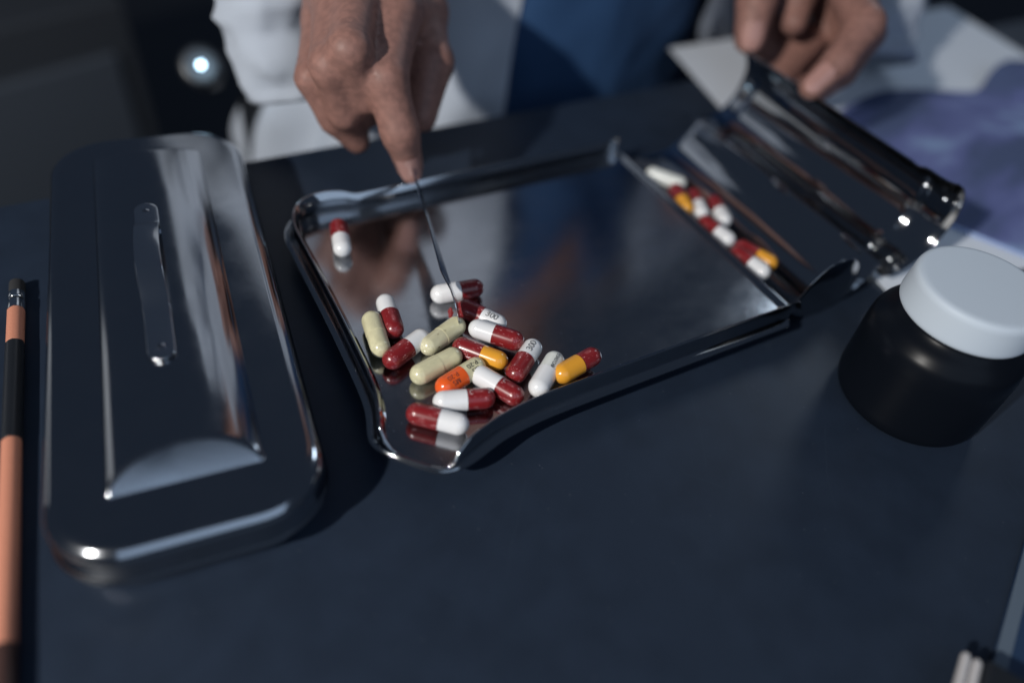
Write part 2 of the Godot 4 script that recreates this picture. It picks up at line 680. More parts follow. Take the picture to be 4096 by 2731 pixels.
# ---------------------------------------------------------------- the counting tray
func tray() -> void:
	var t := thing("counting_tray", "stainless steel pill counting tray with a corner spout and side trough", "tray", Vector3(160, TABLE, -215))
	var o := Vector3(-160, -TABLE, 215)   # parts are written in scene millimetres
	# the rim, from the front right round the spout and the back corner: x, z, height
	var st := [
		[246.5, -142.6, 11.0], [200, -142.5, 11.0], [150, -142.4, 11.0], [121, -142.2, 11.0], [108, -141.5, 11.0], [96.4, -140.0, 11.0], [88.1, -137.8, 11.0], [81.6, -135.6, 10.6], [77.7, -134.0, 9.0], [74.8, -132.7, 6.4], [72.1, -132.0, 3.8], [69.4, -132.6, 2.8],
		[64.8, -136.6, 2.6], [59.8, -141.9, 2.6], [57.2, -145.5, 3.4], [55.6, -149.0, 5.6], [55.0, -151.6, 8.0], [55.2, -154.6, 9.8], [56.8, -159.0, 11.0], [58.6, -165.0, 11.0], [59.8, -172.2, 11.0], [60.6, -187.0, 11.0], [61.3, -215.0, 11.0], [61.5, -245.0, 11.0], [61.6, -264.0, 11.0],
		[61.8, -272.0, 11.3], [64.5, -281.0, 12.4], [71.5, -286.8, 13.2], [80.5, -288.4, 13.4], [89.0, -287.4, 12.6], [94.5, -285.7, 11.2], [101, -285.2, 11.0], [125, -285.2, 11.0], [150, -285.2, 11.0], [200, -285.2, 11.0], [246.5, -285.2, 11.0]]
	var R := []
	var Hh := []
	for s in st:
		R.append(Vector2(s[0], s[1]))
		Hh.append(float(s[2]))
	R = catmull(R, 5)
	Hh = catmull(Hh, 5)
	var n := R.size()
	var poly := PackedVector2Array()
	var rows := []
	for k in 40:
		rows.append(PackedVector3Array())
	var th := 0.7
	for i in n:
		var r: Vector2 = R[i]
		var h: float = Hh[i]
		var tg: Vector2 = ((R[mini(i + 1, n - 1)] as Vector2) - (R[maxi(i - 1, 0)] as Vector2)).normalized()
		var d := Vector2(-tg.y, tg.x)      # outwards
		if i == 0 or i == n - 1:
			d = Vector2(0, 1 if i == 0 else -1)
		var up := clampf((h - 2.5) / 8.5, 0.0, 1.15)
		var w := 0.9 + 3.5 * minf(up, 1.0)
		var sk := up * lerpf(0.72, 0.3, clampf(maxf(-d.x, -d.y), 0.0, 1.0))      # the skirt is narrower on the left and at the back
		var f := r - d * w
		poly.append(f)
		var prof := []                     # (outwards from the floor edge, height)
		prof.append(Vector2(-0.01, 2.0))
		var fil := minf(3.2, h - 2.0)
		for k in 6:                        # fillet from the floor up the wall
			var a := PI / 2 * k / 5.0
			prof.append(Vector2(sin(a) * w * 0.72, 2.0 + (1.0 - cos(a)) * fil * 0.9))
		prof.append(Vector2(w * 0.82, lerpf(2.0 + fil, h, 0.5)))
		prof.append(Vector2(w * 0.93, h - 0.6))
		for k in 4:                        # the thin rim turned over
			var a := PI * 0.75 * k / 3.0
			prof.append(Vector2(w * 0.93 + 0.55 - cos(a) * 0.55, h - 0.45 + sin(a) * 0.45))
		prof.append(Vector2(w + 0.9 * sk + 0.5, h - 0.35 - 0.9 * sk))
		prof.append(Vector2(w + 2.6 * sk + 0.5, h - 0.45 - 3.3 * sk))
		prof.append(Vector2(w + 2.55 * sk + 0.4, h - 0.65 - 3.6 * sk))
		prof.append(Vector2(w + 1.9 * sk + 0.2, h - 0.6 - 3.8 * sk))
		prof.append(Vector2(w + 0.4 * up, h - 0.6 - 1.4 * up))
		prof.append(Vector2(w * 0.82 + th, lerpf(2.0 + fil, h, 0.5) - 0.9))
		for k in 5:
			var a := PI / 2 * (4 - k) / 4.0
			prof.append(Vector2(sin(a) * (w * 0.72 + th), 2.0 - th + (1.0 - cos(a)) * fil * 0.9))
		prof.append(Vector2(-0.01, 2.0 - th))
		for k in prof.size():
			var p: Vector2 = f + d * prof[k].x
			rows[k].append(Vector3(p.x, prof[k].y, p.y))
	while rows[-1].size() == 0:
		rows.pop_back()
	part("wall", grid(rows, false, false, [0]), M.steel, t, o)
	part("floor_plate", plate(poly, 2.0, th), worn_steel(), t, o)
	# the ridge and the trough beside it
	var prof := catmull([Vector2(243.6, 1.95), Vector2(244.6, 2.2), Vector2(245.9, 3.3), Vector2(247.2, 3.9), Vector2(248.6, 3.5), Vector2(250.0, 1.9)], 5)
	for k in 41:                           # the half-round channel
		var x := lerpf(250.8, 303.6, k / 40.0)
		var e := absf(x - 276.0) / 28.5
		prof.append(Vector2(x, -7.4 + (11.7 if x < 276.0 else 17.6) * pow(e, 2.6)))
	prof.append_array([Vector2(304.6, 10.2), Vector2(305.5, 10.6), Vector2(306.6, 9.8)])
	var zs := [-288.0, -287.0, -285.5, -284.0, -282.0, -276.0, -262.0, -240.0, -215.0, -190.0, -168.0, -154.0, -150.0, -148.0, -147.4]
	rows = []
	for z in zs:
		var row := PackedVector3Array()
		var fl := clampf((-283.5 - z) / 4.5, 0, 1)      # the open back end flares
		var fr := clampf((z + 150.0) / 2.6, 0, 1)
		for p in prof:
			var c := Vector2(277, 4)
			var q: Vector2 = p
			q = c + (q - c) * (1.0 + 0.05 * fl * fl)
			row.append(Vector3(q.x, q.y - 0.0 * fr, z))
		rows.append(row)
	part("trough", grid(rows, false, true), M.steel, t, o)
	# closed round front end of the trough
	var cap := catmull([Vector2(249.5, 3.2), Vector2(252.6, 8.5), Vector2(256.5, 15.5), Vector2(263.5, 21.8), Vector2(270, 23.2), Vector2(277, 22.4), Vector2(285, 17.8), Vector2(292, 11.0), Vector2(297.5, 2.5), Vector2(299.5, -4.0), Vector2(294, -8.0), Vector2(280, -8.4), Vector2(264, -8.0), Vector2(254, -4.5), Vector2(250, 0.5), Vector2(249.5, 3.2)], 5)
	cap.pop_back()
	var mid := Vector2(275, 5)
	rows = []
	for e in [[0.0, 1.2], [0.25, 1.15], [0.5, 1.0], [0.75, 0.8], [0.92, 0.5], [0.97, 0.2], [1.0, -0.4], [0.99, -1.0], [0.96, -1.2], [0.6, -0.4], [0.0, -0.2]]:
		var row := PackedVector3Array()
		for p in cap:
			var q: Vector2 = mid + ((p as Vector2) - mid) * (e[0] as float)
			row.append(Vector3(q.x, q.y, -146.6 + (e[1] as float) * 0.5 - pow(maxf(0.0, q.x - 270.0) / 27.0, 2.0) * 3.6))
		rows.append(row)
	part("end_cap", grid(rows, true, true), M.steel, t, o)
	# the open half-round cover
	var cp := []
	for k in 57:
		var a := lerpf(-117.6, 50.6, k / 56.0)
		var rad := 29.2 - 5.0 * pow((a + 25.0) / 75.0, 2.0)
		cp.append(Vector2(315.5 + rad * cos(deg_to_rad(a)), 27.5 + rad * sin(deg_to_rad(a))))
	cp.append(Vector2(330.2, 46.9))
	cp.append(Vector2(329.8, 46.2))
	rows = []
	var cz := [[-301.0, 1.07], [-300.0, 1.06], [-297.5, 1.05], [-293.0, 1.05], [-290.0, 1.045], [-288.5, 1.02], [-287.5, 1.0], [-286.0, 0.985], [-284.0, 1.0], [-270.0, 1.0], [-240.0, 1.0], [-210.0, 1.0], [-185.0, 1.0], [-171.5, 1.0], [-169.5, 0.985], [-168.0, 0.985], [-166.5, 1.0], [-165.0, 1.03], [-162.0, 1.045], [-157.0, 1.04], [-152.0, 1.05], [-149.0, 1.075], [-147.6, 1.10], [-147.0, 1.10]]
	var cc := Vector2(316, 27)
	for e in cz:
		var row := PackedVector3Array()
		for k in cp.size():
			var q: Vector2 = cc + ((cp[k] as Vector2) - cc) * (e[1] as float)
			var back := smoothstep(-292.0, -301.0, e[0])
			row.append(Vector3(q.x - back * 2.0 * smoothstep(30.0, 46.0, q.y), maxf(q.y, -7.8) + back * 3.0 * smoothstep(30.0, 46.0, q.y), (e[0] as float) - back * 3.0 * smoothstep(30.0, 46.0, q.y)))
		rows.append(row)
	part("cover", grid(rows, false, true), M.steel, t, o)
	for z in [-270.0, -216.0, -165.0]:
		part("hinge", tube([Vector3(305.4, 9.2, z - 7), Vector3(305.4, 9.2, z + 7)], [1.9, 1.9], 16), M.steel, t, o)
	for p in [Vector2(85, -165), Vector2(85, -265), Vector2(225, -165), Vector2(225, -265)]:
		part("foot", lathe(soften([Vector2(0, 1.2), Vector2(4, 1.2), Vector2(4.6, TABLE), Vector2(0, TABLE)], 0.5), 20), M.rubber, t, o + Vector3(p.x, 0, p.y))


# tray floor: steel with hairline scratches, wiped smears and a dusting of powder in the roughness
func worn_steel() -> StandardMaterial3D:
	var r := RandomNumberGenerator.new()
	r.seed = 99
	var n := FastNoiseLite.new()
	n.seed = 8
	n.frequency = 0.006
	n.fractal_octaves = 4
	var S := 1024
	var im := Image.create(S, S, false, Image.FORMAT_RGBA8)
	var al := Image.create(S, S, false, Image.FORMAT_RGBA8)
	for y in S:
		for x in S:
			var k := 0.15 + 0.04 * n.get_noise_2d(x, y * 1.6) + 0.02 * n.get_noise_2d(x * 4.0 + 500, y * 4.0)
			im.set_pixel(x, y, Color(k, k, k))
	al.fill(Color(0.43, 0.445, 0.465).linear_to_srgb())
	for i in 70:
		var p := Vector2(r.randf() * S, r.randf() * S)
		var a := r.randf() * TAU if i > 30 else r.randfn(0.4, 0.35)
		var l := r.randf_range(12, 120)
		var bend := r.randfn(0, 0.006)
		var w := r.randf_range(0.12, 0.19)
		for s in int(l):
			p += Vector2(cos(a), sin(a))
			a += bend
			if p.x > 1 and p.y > 1 and p.x < S - 2 and p.y < S - 2:
				im.set_pixel(int(p.x), int(p.y), Color(w, w, w))
	for i in 260:
		var p := Vector2(r.randf() * S, r.randf() * S)
		if i < 150:
			p = Vector2(r.randfn(0.2, 0.13), r.randfn(0.72, 0.15)).clampf(0.01, 0.98) * S
		var c := Color(0.75, 0.75, 0.78)
		al.set_pixel(int(p.x), int(p.y), c)
		im.set_pixel(int(p.x), int(p.y), Color(0.7, 0.7, 0.7))
	var m := mat(Color.WHITE, 1.0, 1.0)
	m.albedo_texture = ImageTexture.create_from_image(al)
	m.roughness_texture = ImageTexture.create_from_image(im)
	return m


# ---------------------------------------------------------------- spatula
func spatula() -> void:
	var t := thing("spatula", "thin steel counting spatula held edge-on under the pointing finger", "spatula", Vector3(105.7, 4, -194.6))
	var cam := Vector3(0, 220, 0)
	# lower edge from the foot up to the grip, then on under the palm; each with the blade's width there and its lean to the left
	var low := [Vector3(104.4, 4.8, -191.5), Vector3(105.4, 6.8, -193.6), Vector3(106.8, 10.9, -199.0), Vector3(108.6, 12.6, -210.5), Vector3(113.4, 14.6, -234.0), Vector3(121.8, 19.0, -276.5), Vector3(125.4, 22.5, -294), Vector3(134, 33, -330), Vector3(142, 44, -360)]
	var wid := [4.0, 11.0, 15.0, 16.0, 13.0, 6.0, 4.2, 4.2, 4.0]
	var lean := [0.25, 0.8, 1.5, 1.8, 1.3, 0.35, 0.2, 0.2, 0.2]
	low = catmull(low, 6)
	wid = catmull(wid, 6)
	lean = catmull(lean, 6)
	var o := Vector3(105.7, 4, -194.6)
	var rows := []
	for i in low.size():
		var p: Vector3 = low[i]
		var ax: Vector3 = ((low[mini(i + 1, low.size() - 1)] as Vector3) - (low[maxi(i - 1, 0)] as Vector3)).normalized()
		var side := ax.cross((cam - p).normalized()).normalized()       # to the right of the blade
		if side.x < 0:
			side = -side
		var across := (side.cross(ax)).normalized()
		if across.y < 0:
			across = -across
		var d: Vector3 = p
		var u: Vector3 = p + across * (wid[i] as float) - side * (lean[i] as float)
		var row := PackedVector3Array()
		for q in [[0.0, 0.0], [0.08, 0.3], [0.92, 0.3], [1.0, 0.0], [0.92, -0.3], [0.08, -0.3]]:
			row.append(d.lerp(u, q[0]) + side * (q[1] as float) - o)
		rows.append(row)
	part("blade", facet(grid(rows, true)), M.blade, t)


# ---------------------------------------------------------------- capsules
func capsule(a: Vector3, b: Vector3, ca: String, cb: String, label: String, group: String, roll := 0.0, cap_first := true) -> Node3D:
	var r := 4.15
	var l := 23.4
	var c := (a + b) * 0.5
	var x := (b - a).normalized()
	var z := x.cross(Vector3.UP).normalized()
	var y := z.cross(x)
	var o := thing("capsule", label, "capsule", c, 0.0, group)
	o.basis = Basis(x, y, z) * Basis(Vector3.RIGHT, roll)
	for s in 2:
		var outer := (s == 0) == cap_first
		var rr := r if outer else r - 0.14
		var from := 0.9 if outer else 0.4       # the wider cap reaches over the body
		var prof := []
		var cx := l * 0.5 - rr * 1.02
		for k in 11:
			var an := PI / 2 * k / 10.0
			prof.append(Vector2(sin(an) * rr, cx + cos(an) * rr * 1.02))
		prof.append(Vector2(rr, cx * 0.5))
		prof.append(Vector2(rr, -from + 0.12))
		prof.append(Vector2(rr, -from + 0.03))
		prof.append(Vector2(rr - 0.02, -from + 0.01))
		prof.append(Vector2(rr - 0.16, -from))
		var m := lathe(prof, 36)
		var h := part("shell_half", m, M[ca if s == 0 else cb], o)
		h.basis = Basis(Vector3.FORWARD, PI / 2 if s == 1 else -PI / 2)
	return o


func imprint(o: Node3D, words: String, height: float, x0: float, turn := false, roll := 0.0, ink := "ink") -> void:
	part("printed_mark", print_text(words, height, 4.16, x0, turn, roll), M[ink], o)


func capsules() -> void:
	var g := "capsules on the tray floor"
	var V := func(x: float, y: float, z: float) -> Vector3: return Vector3(x, y, z)
	# centre x, y, z, direction in degrees (towards the second colour), lift of the second end
	var list := [
		[79.2, 6.2, -262.0, 104, 0, "red", "white", "red and white capsule standing apart by the rounded back corner of the tray", 0],
		[80.3, 6.2, -206.8, 100, 0, "white", "red", "white and dusty red capsule leaning beside the cream one at the left wall", 0],
		[71.4, 6.6, -199.0, 99, 0, "cream", "cream", "plain cream capsule lying against the left wall of the tray", 0],
		[79.4, 6.2, -187.2, -23, 0, "red", "white", "red and white capsule at the left, pointing at the spotted cream one", 0],
		[95.4, 6.2, -188.2, -22, 0, "spotted", "cream", "speckled cream capsule touching the foot of the spatula", 0],
		[112.2, 6.2, -210.0, 8, 0, "white", "red", "white and red capsule half behind the spatula blade", 0],
		[114.6, 6.2, -192.5, 58, 0, "red", "white", "capsule with 300 on its white end, in the shadow of the spatula", 0],
		[114.2, 8.4, -178.6, 48, 0, "white", "red", "white and red capsule with a notched shadow, above the red and yellow one", 0],
		[104.6, 6.2, -173.6, 51, 0, "red", "yellow", "dark red and yellow capsule in the middle of the pile", 0],
		[86.4, 6.2, -174.6, -12, 0, "cream", "cream", "plain cream capsule just behind the orange one", 0],
		[92.4, 6.4, -165.6, -16, 0, "orange", "cream", "bright orange and cream capsule printed MS P-20", 0],
		[103.2, 6.3, -156.2, 63, 0, "white", "red", "white and red capsule pointing down at the front wall from the pile", 0],
		[118.6, 6.8, -163.0, -36, 0, "red", "white", "dusty red and chipped white capsule with 300 printed along it", 0],
		[122.6, 8.0, -152.6, -37, 0, "white", "offwhite", "all white capsule printed CLOVER against the front wall", 0],
		[135.8, 8.4, -151.4, -11, 0, "yellow", "red", "yellow and red capsule alone at the right, on the front wall", 0],
		[88.6, 6.3, -154.9, 18, 0, "white", "red", "white and red capsule in front of the orange one", 0],
		[75.8, 6.6, -150.6, 42, 0, "red", "white", "red and white capsule nearest to the spout", 0],
	]
	for i in list.size():
		var e: Array = list[i]
		var c := Vector3(e[0], e[1], e[2])
		var an := deg_to_rad(e[3])
		var d := Vector3(cos(an), 0, sin(an))
		var o := capsule(c - d, c + d, e[5], e[6], e[7], g, 0.0, not i in [1, 4, 7])
		match i:
			3: imprint(o, "300", 2.1, 5.0, false, deg_to_rad(150))
			5: imprint(o, "300", 2.1, -4.5, false, deg_to_rad(165))
			6: imprint(o, "300", 2.5, 5.4, false, deg_to_rad(-12))
			10:
				imprint(o, "MS\nP-20", 1.9, 5.0, true, deg_to_rad(-25))
				imprint(o, "MS\nP-20", 1.9, -4.6, true, deg_to_rad(-25))
			11: imprint(o, "C", 2.0, 2.6, false, deg_to_rad(10), "paleink")
			12: imprint(o, "300", 2.5, 5.2, false, deg_to_rad(-4))
			13: imprint(o, "@CLOVER", 1.35, 4.6, false, deg_to_rad(-18))
			15: imprint(o, "C", 2.0, 2.4, false, deg_to_rad(0), "paleink")
	g = "capsules in the trough"
	for e in [
		[261.0, -0.8, -256.4, 55, "offwhite", "offwhite", "all white capsule farthest back in the trough"],
		[256.4, -0.2, -237.0, 107, "red", "yellow", "red and yellow capsule half hidden by the ridge, beside the white one"],
		[264.0, -1.6, -231.8, 114, "red", "white", "red and white capsule between two others in the middle of the trough"],
		[273.0, -3.0, -224.0, 110, "red", "white", "red and white capsule lying farthest out in the trough"],
		[256.8, -0.4, -208.0, 82, "red", "white", "red and white capsule along the ridge, behind the front pair"],
		[265.0, -2.0, -186.4, 70, "red", "yellow", "red and yellow capsule of the front pair in the trough"],
		[256.0, -0.2, -181.6, 80, "red", "white", "red and white capsule nearest the front of the trough"],
	]:
		var c := Vector3(e[0], e[1], e[2])
		var an := deg_to_rad(e[3])
		var d := Vector3(cos(an), 0, sin(an))
		capsule(c - d, c + d, e[4], e[5], e[6], g)
	# a broken bit of red shell stuck against the blade
	var bit := thing("shell_fragment", "small broken red shell fragment against the foot of the spatula", "capsule fragment", Vector3(104.2, 5.6, -199.6))
	var rows := []
	for i in 7:
		var row := PackedVector3Array()
		for j in 9:
			var u := float(i) / 6.0 * 2.0 - 1.0
			var w := (float(j) / 8.0 * 2.0 - 1.0) * 1.3 * sqrt(maxf(0.0, 1.0 - u * u)) * (1.0 + 0.25 * sin(i * 2.1 + j))
			row.append(Vector3(w * 0.8, u * 2.6, 0.5 - w * w * 0.18))
		rows.append(row)
	var rm := part("shell_piece", grid(rows), M.red, bit)
	rm.rotation = Vector3(-0.5, -0.55, 0.1)


# ---------------------------------------------------------------- the lidded box
func instrument_box() -> void:
	var t := thing("instrument_box", "long stainless steel instrument box with a ridged lid and strap handle", "metal box", Vector3(3.5, TABLE, -247), deg_to_rad(-6.7))
	var hw := 41.5
	var hl := 114.5
	var top := 24.0
	var rows := []
	var R := 24.0
	# lid: edge of the recess -> flat -> rounded edge -> skirt
	var outer := dense(rrect(hw, hl, R, 12), 3.0)
	var rx := 23.2
	var rz0 := -93.5
	var rz1 := 93.0
	var rings := [[0.0, 0.0]]
	var inner := PackedVector2Array()
	for p in outer:                       # the recess border, seen from its middle
		var q := p
		var k := minf(rx / maxf(absf(q.x), 1e-3), (rz1 if q.y > 0 else -rz0) / maxf(absf(q.y), 1e-3))
		inner.append(q * k)
	# match corners
	for cnr in [Vector2(rx, rz1), Vector2(-rx, rz1), Vector2(-rx, rz0), Vector2(rx, rz0)]:
		var bi := 0
		for i in inner.size():
			if inner[i].distance_to(cnr) < inner[bi].distance_to(cnr):
				bi = i
		inner[bi] = cnr
	var lv := [[-1.0, 0.0], [-0.9, 0.0], [-0.5, 0.0]]
	var r0 := PackedVector3Array()
	var r1 := PackedVector3Array()
	var r2 := PackedVector3Array()
	for i in outer.size():
		var inn := inner[i]
		var ob := outer[i] * Vector2((hw - 5.0) / hw, (hl - 5.0) / hl)
		r0.append(Vector3(inn.x, top, inn.y))
		var m := inn.lerp(ob, 0.5)
		r1.append(Vector3(m.x, top, m.y))
		r2.append(Vector3(ob.x, top, ob.y))
	rows = [r0, r1, r2]
	for k in range(1, 9):
		var a := PI / 2 * k / 8.0
		rows.append(ring(hw - 5.0 + 5.0 * sin(a), hl - 5.0 + 5.0 * sin(a), hw, hl, outer, top - 5.0 + 5.0 * cos(a)))
	for e in [[0.0, top - 7.0], [0.0, top - 12.5], [0.5, top - 13.2], [0.9, top - 13.9], [0.5, top - 14.6], [-0.4, top - 14.8], [-1.2, top - 14.6]]:
		rows.append(ring(hw + (e[0] as float), hl + (e[0] as float), hw, hl, outer, e[1]))
	var lid := part("lid", grid(rows, true, true, [0, 1, 2]), M.lidsteel, t)
	# the raised half-round middle of the lid, its near end cut off at a slant
	rows = []
	var nz := 240
	var nx := 64
	for i in nz + 1:
		var z := lerpf(rz0, rz1, float(i) / nz)
		var row := PackedVector3Array()
		for j in nx + 1:
			var x := lerpf(-rx, rx, float(j) / nx)
			var cyl := 7.2 * pow(maxf(0.0, 1.0 - pow(absf(x / rx), 2.1)), 0.62)
			var near := (rz1 - z) * 0.66
			var far := (z - rz0) * 1.1
			row.append(Vector3(x, top + 0.02 + maxf(0.0, smin(smin(cyl, near, 0.5), far, 0.5)), z))
		rows.append(row)
	part("lid_barrel", grid(rows, false, false), M.lidsteel, lid)
	# strap handle
	var zp := catmull([Vector2(-42, 0.5), Vector2(-38, 0.6), Vector2(-29, 0.7), Vector2(-26.5, 1.2), Vector2(-24, 3.6), Vector2(-16, 6.4), Vector2(-4, 8.8), Vector2(7, 9.2), Vector2(15, 6.6), Vector2(23, 2.4), Vector2(28, 1.0), Vector2(34, 0.7), Vector2(44, 0.6), Vector2(50, 0.5)], 5)
	rows = []
	var n := zp.size()
	for i in n:
		var p: Vector2 = zp[i]
		var e := minf(p.x + 42.0, 50.0 - p.x)
		var w := 4.5 * sqrt(clampf(1.0 - pow(clampf(1.0 - e / 4.5, 0, 1), 2.0), 0.01, 1.0))
		var row := PackedVector3Array()
		var y := top + 6.9 + p.y
		for q in [[-w, -0.2], [-w, 0.7], [-w + 0.2, 0.9], [-w * 0.5, 0.98], [0.0, 1.0], [w * 0.5, 0.98], [w - 0.2, 0.9], [w, 0.7], [w, -0.2], [0.0, -0.25]]:
			row.append(Vector3((q[0] as float) - 2.2, y + (q[1] as float) + 0.25, p.x - 2.0))
		rows.append(row)
	var strap := part("strap_handle", grid(rows, true, false), M.blade, lid)
	for z in [-38.5, 41.5]:
		part("rivet", lathe([Vector2(0, 0.7), Vector2(0.8, 0.6), Vector2(1.4, 0.25), Vector2(1.6, 0.0)], 20), M.lidsteel, strap, Vector3(-2.2, top + 6.9 + 1.6, z))
	# the box under the lid
	rows = []
	for e in [[-1.6, 12.0], [-1.8, 6.0], [-2.2, 3.0], [-3.0, 1.4], [-4.4, 0.4], [-6.4, 0.05], [-12.0, 0.05]]:
		rows.append(ring(hw + (e[0] as float), hl + (e[0] as float), hw, hl, outer, e[1]))
	part("box_body", grid(rows, true, true), M.lidsteel, t)


func ring(w: float, l: float, hw: float, hl: float, outer: PackedVector2Array, y: float) -> PackedVector3Array:
	var row := PackedVector3Array()
	for p in outer:
		row.append(Vector3(p.x * w / hw, y, p.y * l / hl))
	return row


func smin(a: float, b: float, k: float) -> float:
	var h := clampf(0.5 + 0.5 * (b - a) / k, 0.0, 1.0)
	return lerpf(b, a, h) - k * h * (1.0 - h)


# ---------------------------------------------------------------- pencil
func pencil() -> void:
	var a := Vector3(-49.4, 0, -296)
	var b := Vector3(-65.5, 0, -136)
	var d := (b - a).normalized()
	var t := thing("pencil", "orange pencil with a black band and a silver ferrule beside the steel box", "pencil", Vector3(a.x, TABLE, a.z), atan2(d.x, d.z))
	var wood := mat(Color.WHITE, 0.5)
	wood.albedo_texture = noise_tex(0.05, Color(0.50, 0.195, 0.125).linear_to_srgb(), Color(0.60, 0.255, 0.165).linear_to_srgb(), 41, 4)
	wood.uv1_triplanar = true
	wood.uv1_scale = Vector3.ONE * 60
	var r := 3.2
	var hexa := func(z0: float, z1: float, rad: float) -> ArrayMesh:
		var rows := []
		for q in [[z0, 0.0], [z0, 0.96], [z0 + 0.3, 1.0], [z1 - 0.3, 1.0], [z1, 0.96], [z1, 0.0]]:
			var row := PackedVector3Array()
			for k in 6:
				for s in [-0.46, 0.0, 0.46]:
					var an := deg_to_rad(60.0 * k + 30.0 + s * 52.0)
					var rr: float = rad * (1.0 if s == 0.0 else 0.945) * (q[1] as float)
					row.append(Vector3(rr * cos(an), r * 0.9 + rr * sin(an), q[0]))
			rows.append(row)
		return grid(rows, true, false)
	var round := func(z0: float, z1: float, rad: float) -> ArrayMesh:
		return tube([Vector3(0, r * 0.9, z0), Vector3(0, r * 0.9, z0 + 0.01), Vector3(0, r * 0.9, z0 + 0.5), Vector3(0, r * 0.9, z1 - 0.5), Vector3(0, r * 0.9, z1 - 0.01), Vector3(0, r * 0.9, z1)], [rad - 0.5, rad - 0.4, rad, rad, rad - 0.4, rad - 0.5], 24)
	part("eraser", round.call(0.0, 8.0, 2.9), M.rubber, t)
	part("ferrule", round.call(7.0, 11.0, 3.1), M.chrome, t)
	part("ferrule", round.call(12.4, 18.0, 3.2), M.chrome, t)
	part("ferrule_groove", round.call(10.6, 12.8, 2.6), M.black, t)
	part("barrel", hexa.call(17.6, 37.0, r), wood, t)
	part("black_band", hexa.call(37.0, 86.0, r + 0.14), M.black, t)
	part("barrel", hexa.call(86.0, 162.0, r), wood, t)
	part("dark_end", hexa.call(162.0, 225.0, r + 0.1), mat(Color(0.05, 0.022, 0.018), 0.5), t)


# ---------------------------------------------------------------- bottle
func bottle() -> void:
	var t := thing("medicine_bottle", "dark glass medicine bottle with a wide white screw cap", "bottle", Vector3(269, TABLE, -91.6))
	var glass := mat(Color(0.004, 0.0055, 0.009), 0.32, 0.0, 0.25)
	var body := soften([Vector2(0, 0.6), Vector2(23, 0.6), Vector2(25.5, 0.0), Vector2(29.0, 2.2), Vector2(30, 6), Vector2(30, 34), Vector2(29.2, 39), Vector2(26, 43.5), Vector2(23, 46), Vector2(21.6, 48), Vector2(21.4, 58), Vector2(0, 58)], 2.0, 4)
	part("glass_body", lathe(body, 64), glass, t)
	var plastic := mat(Color(0.53, 0.60, 0.68), 0.5, 0.0, 0.35)
	var cap := soften([Vector2(0, 64.2), Vector2(22.0, 64.2), Vector2(23.6, 63.6), Vector2(24.3, 62), Vector2(24.9, 51.2), Vector2(24.5, 49.9), Vector2(23.4, 49.6), Vector2(22.6, 50.6), Vector2(22.4, 57), Vector2(0, 57.5)], 1.2, 4)
	part("screw_cap", lathe(cap, 72), plastic, t)


# ---------------------------------------------------------------- papers
func papers() -> void:
	var white := mat(Color(0.78, 0.83, 0.90), 0.9, 0.0, 0.3)
	var t := thing("paper_sheet", "large white paper sheet on the table behind the open tray cover", "paper", Vector3(500, TABLE, -270))
	var o := Vector3(-500, -TABLE, 270)
	var poly := PackedVector2Array([Vector2(378, -405), Vector2(690, -401), Vector2(640, -130), Vector2(500, -118), Vector2(322, -136), Vector2(317, -141), Vector2(340, -250)])
	part("sheet", plate(poly, TABLE + 0.35, 0.3), white, t, o)
	# blue print on film, a curled corner
	var f := thing("film_print", "blue and violet cloudy film print lying on the white paper", "photo print", Vector3(470, TABLE, -220))
	o = Vector3(-470, -TABLE, 220)
	var im := mat(Color.WHITE, 0.7, 0.0, 0.3)
	var tx := noise_tex(0.0045, Color(0.085, 0.115, 0.23).linear_to_srgb(), Color(0.25, 0.34, 0.56).linear_to_srgb(), 77, 4, 0.3, 0.75)
	var g := tx.color_ramp
	g.add_point(0.5, Color(0.135, 0.16, 0.36).linear_to_srgb())
	g.add_point(0.64, Color(0.175, 0.21, 0.43).linear_to_srgb())
	im.albedo_texture = tx
	var rows := []
	var e1 := Vector2(0.45, 0.893)
	var line := catmull([Vector2(352, -262), Vector2(420, -284), Vector2(485, -300), Vector2(530, -291), Vector2(563, -277), Vector2(602, -286), Vector2(690, -262)], 5)
	for i in 13:
		var row := PackedVector3Array()
		var u := float(i) / 12.0
		for j in line.size():
			var w := float(j) / (line.size() - 1)
			var p: Vector2 = (line[j] as Vector2) + e1 * (u * 185.0)
			var lift := 14.0 * exp(-pow((w - 0.84) / 0.09, 2.0)) * pow(1.0 - u, 4.0) + 0.5 * sin(w * 9.0) * (1.0 - u)
			row.append(Vector3(p.x, TABLE + 1.6 + lift, p.y))
		rows.append(row)
	part("print_face", grid(rows), im, f, o)
	# its pale cut edge towards the viewer
	var edge := []
	for i in 13:
		var p: Vector3 = rows[i][0]
		edge.append(p + Vector3(-0.6, 0.1, 0.4))
	var rr := []
	for i in 13:
		rr.append(1.1)
	part("print_border", tube(edge, rr, 8), mat(Color(0.30, 0.40, 0.66), 0.5), f, o)


